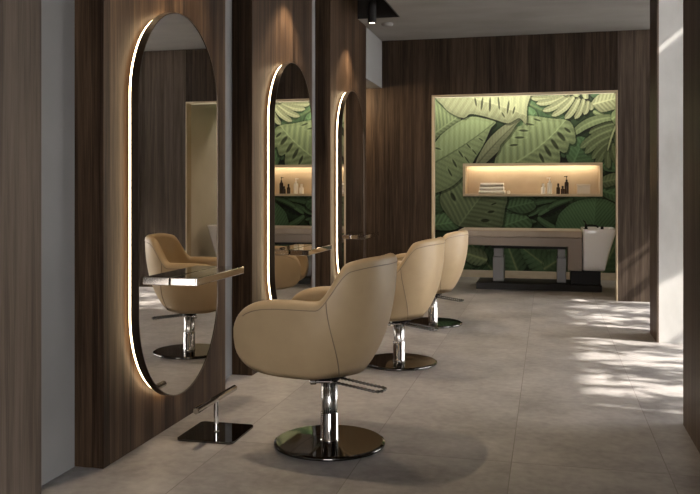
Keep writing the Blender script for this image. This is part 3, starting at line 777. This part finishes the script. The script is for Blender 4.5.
obj('swivel_plate', lathe(B(), [(0, 0.318), (0.050, 0.318), (0.053, 0.322), (0.053, 0.336), (0.085, 0.338), (0.085, 0.356), (0, 0.356)], 40), M['black'], ch)
obj('upper_column', lathe(B(), [(0, 0.09), (0.0405, 0.09), (0.0405, 0.3185), (0, 0.3185)], 40), M['brushed'], ch, smooth=False, bevel=0.0)
obj('lower_column', lathe(B(), [(0, 0.022), (0.047, 0.022), (0.047, 0.026), (0.0435, 0.03), (0.0435, 0.158), (0.042, 0.161), (0, 0.161)], 40), M['chrome'], ch)
obj('base_disc', lathe(B(), [(0, 0.0), (0.262, 0.0), (0.272, 0.004), (0.274, 0.010), (0.272, 0.016), (0.262, 0.0205), (0, 0.0225)], 96), M['dark_chrome'], ch, smooth=False)
lp = obj('pump_lever', pump_loop(), M['dark_chrome'], ch, smooth=True)
bm = B(); tube(bm, [(-0.036, 0.046, 0.320), (0.045, 0.058, 0.316), (0.047, 0.058, 0.316), (0.072, 0.062, 0.314), (0.076, 0.0625, 0.314)], [0.008, 0.008, 0.0145, 0.0145, 0.010], 16); tube(bm, [(-0.030, -0.06, 0.320), (-0.030, 0.05, 0.320)], 0.009, 12); obj('pump_axle', bm, M['chrome'], lp, smooth=False)
for o in ch.children:
    if o.name.startswith(('upper_column', 'lower_column', 'base_disc', 'swivel')):
        for p in o.data.polygons: p.use_smooth = abs(p.normal.z) < 0.5 and len(p.vertices) == 4
for loc, dz, lab in (((-1.045, 5.84, 0), -0.028, 'tan leather salon chair in the middle of the row'), ((-1.045, 7.63, 0), -0.060, 'tan leather salon chair farthest away, by the treatment bed')):
    c2 = dup(ch, loc, lab, 'tan salon chairs', CHAIR_RZ)
    for p in c2.children:                               # pumped a little lower than the first chair
        if not p.name.startswith(('base_disc', 'lower_column')): p.location.z += dz

# footrest under the nearest mirror
fr = thing('footrest', 'chrome T bar footrest on square black plate below the nearest mirror', 'footrest', (-1.655, 3.93, 0))
def rrect(hx, hy, r, n=6):
    pts = []
    for cx, cy, a0 in ((hx-r, hy-r, 0), (-hx+r, hy-r, PI/2), (-hx+r, -hy+r, PI), (hx-r, -hy+r, 1.5*PI)):
        for k in range(n+1):
            a = a0+PI/2*k/n; pts.append((cx+r*math.cos(a), cy+r*math.sin(a)))
    return pts
obj('base_plate', prism(B(), rrect(0.150, 0.160, 0.025), 'z', 0, 0.012), M['dark_chrome'], fr, bevel=0.002)
obj('post', lathe(B(), [(0, 0.012), (0.017, 0.012), (0.0125, 0.018), (0.0125, 0.172), (0, 0.172)], 24), M['chrome'], fr)
bm = B(); tube(bm, [(0.0, -0.255, 0.182), (0, -0.25, 0.182), (0, 0.25, 0.176), (0, 0.255, 0.176)], [0.013, 0.0165, 0.0165, 0.013], 20); obj('foot_bar', bm, M['chrome'], fr, smooth=False)

# ------------------------------------------------------------------ treatment bed with basin
YT = 10.45
bed = thing('treatment_bed', 'taupe shampoo treatment bed with white basin before the leaf mural', 'bed', (-0.20, YT, 0))
bx = 0.20
def bp(px, py, dy=0.0):
    x, z = on_plane(px, py, YT+dy); return x+bx, z
xL, _ = bp(458, 230); xR, _ = bp(582.5, 230); xl0, _ = bp(568, 250)
bm = B(); box(bm, xL, xR, -0.01, 0.68, 0.660, 0.745); obj('mattress', bm, M['upholstery'], bed, bevel=0.018, seg=3)
prism_pts = [(xL+0.02, 0.658), (xL+0.02, 0.555), (xl0, 0.548), (xl0, 0.255), (xR-0.004, 0.255), (xR-0.004, 0.658)]
obj('bed_frame', prism(B(), prism_pts, 'y', 0.0, 0.66), M['taupe'], bed, bevel=0.006)
xa, _ = bp(491, 247); xb, _ = bp(566, 247)
obj('support_beam', box(B(), xa, xb, 0.02, 0.64, 0.515, 0.548), M['black'], bed, bevel=0.004)
for p0, p1 in ((492, 503), (557, 566.5)):
    x0, _ = bp(p0, 260); x1, _ = bp(p1, 260)
    lg = obj('leg', box(B(), x0, x1, 0.16, 0.50, 0.087, 0.40), M['grey_metal'], bed, bevel=0.006)
    obj('inner_sleeve', box(B(), x0+0.012, x1-0.012, 0.18, 0.48, 0.38, 0.516), M['grey_metal'], lg, bevel=0.004)
xa, _ = bp(476, 288); xb, _ = bp(602, 288)
obj('plinth', box(B(), xa, xb, 0.0, 0.62, 0.0, 0.082), M['black_soft'], bed, bevel=0.006)
xa, _ = bp(571, 280); xb, _ = bp(601, 280)
obj('motor_box', box(B(), xa, xb, 0.03, 0.60, 0.083, 0.253), M['black'], bed, bevel=0.008)
def basin():
    bm = B()
    x0, _ = bp(582.7, 250); x1, _ = bp(617, 228); x2, _ = bp(605.5, 270)
    zt, zb = 0.770, 0.256
    y0, y1 = -0.02, 0.70; w = 0.03
    rings = []
    def rr(xa, xb, ya, yb, r, z, n=5):
        cx, cy = (xa+xb)/2, (ya+yb)/2
        return [bm.verts.new((cx+p[0], cy+p[1], z)) for p in rrect((xb-xa)/2, (yb-ya)/2, r, n)]
    rings.append(rr(x0+0.01, x2-0.01, y0+0.06, y1-0.06, 0.03, zb))
    for k in range(9):
        q = k/8; z = zb+0.012+(zt-zb-0.024)*q; xb_ = x2+(x1-x2)*(0.75*q+0.25*q*q)
        rings.append(rr(x0, xb_, y0+0.05*(1-q), y1-0.05*(1-q), 0.03, z))
    rings.append(rr(x0+0.004, x1-0.004, y0+0.004, y1-0.004, 0.03, zt))
    rings.append(rr(x0+w, x1-w, y0+w, y1-w, 0.04, zt))
    rings.append(rr(x0+w+0.01, x1-w-0.03, y0+w+0.02, y1-w-0.02, 0.05, zt-0.12))
    rings.append(rr(x0+w+0.05, x1-w-0.10, y0+0.18, y1-0.18, 0.04, zt-0.18))
    for a, b in zip(rings, rings[1:]):
        n = len(a)
        for i in range(n): bm.faces.new((a[i], a[(i+1) % n], b[(i+1) % n], b[i]))
    bm.faces.new(rings[0][::-1]); bm.faces.new(rings[-1])
    return bm
bs = obj('basin', basin(), M['porcelain'], bed, smooth=True)
md = bs.modifiers.new('edge', 'EDGE_SPLIT'); md.split_angle = math.radians(50)
fx, _ = bp(586, 226)
bm = B(); lathe(bm, [(0, 0.770), (0.026, 0.770), (0.026, 0.776), (0.018, 0.780), (0.018, 0.825), (0.014, 0.832), (0, 0.832)], 20, (fx, 0.012, 0))
tube(bm, [(fx, 0.012, 0.815), (fx+0.05, 0.03, 0.818), (fx+0.11, 0.07, 0.812), (fx+0.14, 0.09, 0.800), (fx+0.145, 0.093, 0.786)], 0.011, 10)
tube(bm, [(fx, 0.012, 0.832), (fx-0.012, 0.012, 0.862), (fx-0.035, 0.01, 0.875)], 0.007, 8)
lathe(bm, [(0, 0.770), (0.018, 0.770), (0.018, 0.800), (0.012, 0.806), (0, 0.806)], 16, (fx+0.19, 0.012, 0))
obj('faucet', bm, M['black'], bed)

# ------------------------------------------------------------------ things in the niche
ZN = NZ0+0.0352
def nxp(px, Y): return on_plane(px, 190, Y)[0]
Yt = YM+0.10
def towel(name, x0, x1, z0, h, y0, y1, label):
    bm = B(); prof = []
    n = 10
    # a folded slab: rounded fold at the front, layers behind
    def sec(zc, hh_):
        pts = []
        for k in range(n+1):
            a = PI/2+PI*k/n; pts.append((y0+hh_/2+hh_/2*math.cos(a), zc+hh_/2*math.sin(a)))
        pts.append((y1, zc-hh_/2)); pts.append((y1, zc+hh_/2)); return pts
    prism(bm, sec(z0+h/2, h*0.97), 'x', x0, x1)
    o = obj(name, bm, M['towel'], None, bevel=0.007, seg=3)
    # put the origin at the towel's base
    c = Vector(((x0+x1)/2, (y0+y1)/2, z0))
    for v in o.data.vertices: v.co -= c
    o.location = c
    tag(o, label, 'towel', 'folded towels in the niche'); return o
xa, xb = nxp(479, Yt), nxp(505, Yt)
towel('folded_towel', xa, xb, ZN, 0.052, YM+0.03, YM+0.25, 'white folded towel at the bottom of the stack in the niche')
towel('folded_towel', xa+0.012, xb-0.016, ZN+0.052, 0.054, YM+0.035, YM+0.245, 'white folded towel in the middle of the stack in the niche')
towel('folded_towel', xa+0.022, xb-0.02, ZN+0.106, 0.054, YM+0.04, YM+0.24, 'white folded towel on top of the stack in the niche')
bm = B(); xr = nxp(508.5, Yt)
for rr_ in (0.024, 0.019, 0.013):
    tube(bm, [(0, -0.06-0.002*(0.024-rr_)*100, 0.024), (0, 0.06, 0.024)], rr_, 18)
o = obj('rolled_cloth', bm, M['towel'], None, smooth=False, loc=(xr, YM+0.11, ZN)); tag(o, 'small rolled white cloth right of the towel stack', 'cloth')
def bottle(px, h, r, body, cap, label, kind, pump=False, Y=Yt):
    x = nxp(px, Y)
    t_ = thing(kind, label, 'bottle', (x, Y, ZN), group=None)
    hb = h*(0.68 if not pump else 0.70)
    obj('bottle_body', lathe(B(), [(0, 0), (r*0.92, 0), (r, 0.006), (r, hb*0.86), (r*0.85, hb*0.94), (r*0.42, hb), (r*0.40, hb*1.04), (0, hb*1.04)], 24), body, t_, smooth=True)
    if pump:
        bm = B(); lathe(bm, [(0, hb*1.04), (r*0.5, hb*1.04), (r*0.5, hb*1.14), (r*0.16, hb*1.15), (r*0.16, h*0.95), (r*0.4, h*0.95), (r*0.4, h), (0, h)], 16)
        tube(bm, [(0, 0, h*0.975), (-r*1.2, -r*0.3, h*0.965)], r*0.16, 8)
        obj('pump_head', bm, cap, t_)
    else:
        obj('cap', lathe(B(), [(0, hb*1.04), (r*0.55, hb*1.04), (r*0.55, h*0.97), (r*0.48, h), (0, h)], 20), cap, t_)
    return t_
bottle(543.2, 0.150, 0.032, M['white_plastic'], M['white_plastic'], 'short white bottle, leftmost of the bottles in the niche', 'toiletry_bottle')
bottle(549.6, 0.235, 0.034, M['white_plastic'], M['white_plastic'], 'tall white pump bottle in the niche', 'pump_bottle', True)
bottle(558.2, 0.150, 0.026, M['brown_glass'], M['black'], 'small dark dropper bottle beside the white pump bottle', 'dropper_bottle')
bottle(562.6, 0.115, 0.026, M['brown_glass'], M['black'], 'shortest dark bottle, between two taller dark bottles in the niche', 'toiletry_bottle', False, YM+0.06)
bottle(566.6, 0.255, 0.029, M['brown_glass'], M['black'], 'tallest dark brown pump bottle in the niche', 'pump_bottle', True)
xa, xb = nxp(577, Yt), nxp(590, Yt)
bx_ = thing('storage_box', 'square beige lidded box at the right end of the niche', 'box', ((xa+xb)/2, Yt, ZN))
w_ = (xb-xa)/2
obj('box_body', box(B(), -w_, w_, -0.05, 0.10, 0, 0.105), M['clear_box'], bx_, bevel=0.006)
obj('lid', box(B(), -w_-0.003, w_+0.003, -0.053, 0.103, 0.1055, 0.140), M['clear_box'], bx_, bevel=0.006)

# ------------------------------------------------------------------ unseen planting added outside the window so that its shade dapples the sun
def hedge():
    rnd = random.Random(4)
    bm = B()
    def leaf(c, L_, w2, d):
        s_ = d.cross(Vector((rnd.uniform(-0.6, 0.6), rnd.uniform(-0.6, 0.6), 1))).normalized(); n_ = d.cross(s_)*0.02
        v = [bm.verts.new(p) for p in (c, c+d*L_*0.35+s_*w2+n_, c+d*L_*0.35-n_*2, c+d*L_*0.35-s_*w2+n_, c+d*L_)]
        for f in ((0, 1, 2), (0, 2, 3), (1, 4, 2), (2, 4, 3)): bm.faces.new([v[i] for i in f])
    def rdir(lo=-0.9, hi=0.2): return Vector((rnd.uniform(-1, 1), rnd.uniform(-1, 1), rnd.uniform(lo, hi))).normalized()
    # loose lower clumps round the stems
    for yc, n, sg in ((2.4, 300, 0.3), (3.3, 300, 0.3), (4.1, 300, 0.25), (4.7, 120, 0.12), (5.58, 120, 0.11), (6.5, 110, 0.10), (7.15, 60, 0.08), (7.78, 90, 0.09), (8.4, 90, 0.10), (9.1, 120, 0.12)):
        for i in range(n):
            leaf(Vector((2.35+rnd.gauss(0, 0.12), yc+rnd.gauss(0, sg), rnd.uniform(0.3, 2.2))), rnd.uniform(0.18, 0.34), rnd.uniform(0.03, 0.05), rdir(-0.9, 0.6))
    for i in range(70):
        leaf(Vector((2.35+rnd.gauss(0, 0.12), rnd.uniform(4.6, 9.6), rnd.uniform(1.2, 1.95))), rnd.uniform(0.25, 0.4), rnd.uniform(0.03, 0.05), rdir(-0.9, 0.3))
    t_ = thing('dapple_hedge', 'unseen leafy bamboo hedge added outside the right windows to dapple the sun', 'hedge', (2.35, 5.8, -0.04))
    for v in bm.verts: v.co -= Vector((2.35, 5.8, -0.04))
    o = obj('foliage', bm, M['leaf'], t_); o['kind'] = 'stuff'
    for yc in (2.4, 3.3, 4.1, 4.7, 5.58, 6.5, 7.15, 7.78, 8.4, 9.1):
        bm = B(); lean = rnd.uniform(-0.2, 0.2)
        tube(bm, [(0.10*math.sin(q*0.5+yc), lean*(q/10)**1.5, 2.5*q/10) for q in range(11)], [0.032-0.002*q for q in range(11)], 8)
        obj('stem', bm, M['bark'], t_, smooth=True, loc=(0, yc-5.8, 0))
hedge()
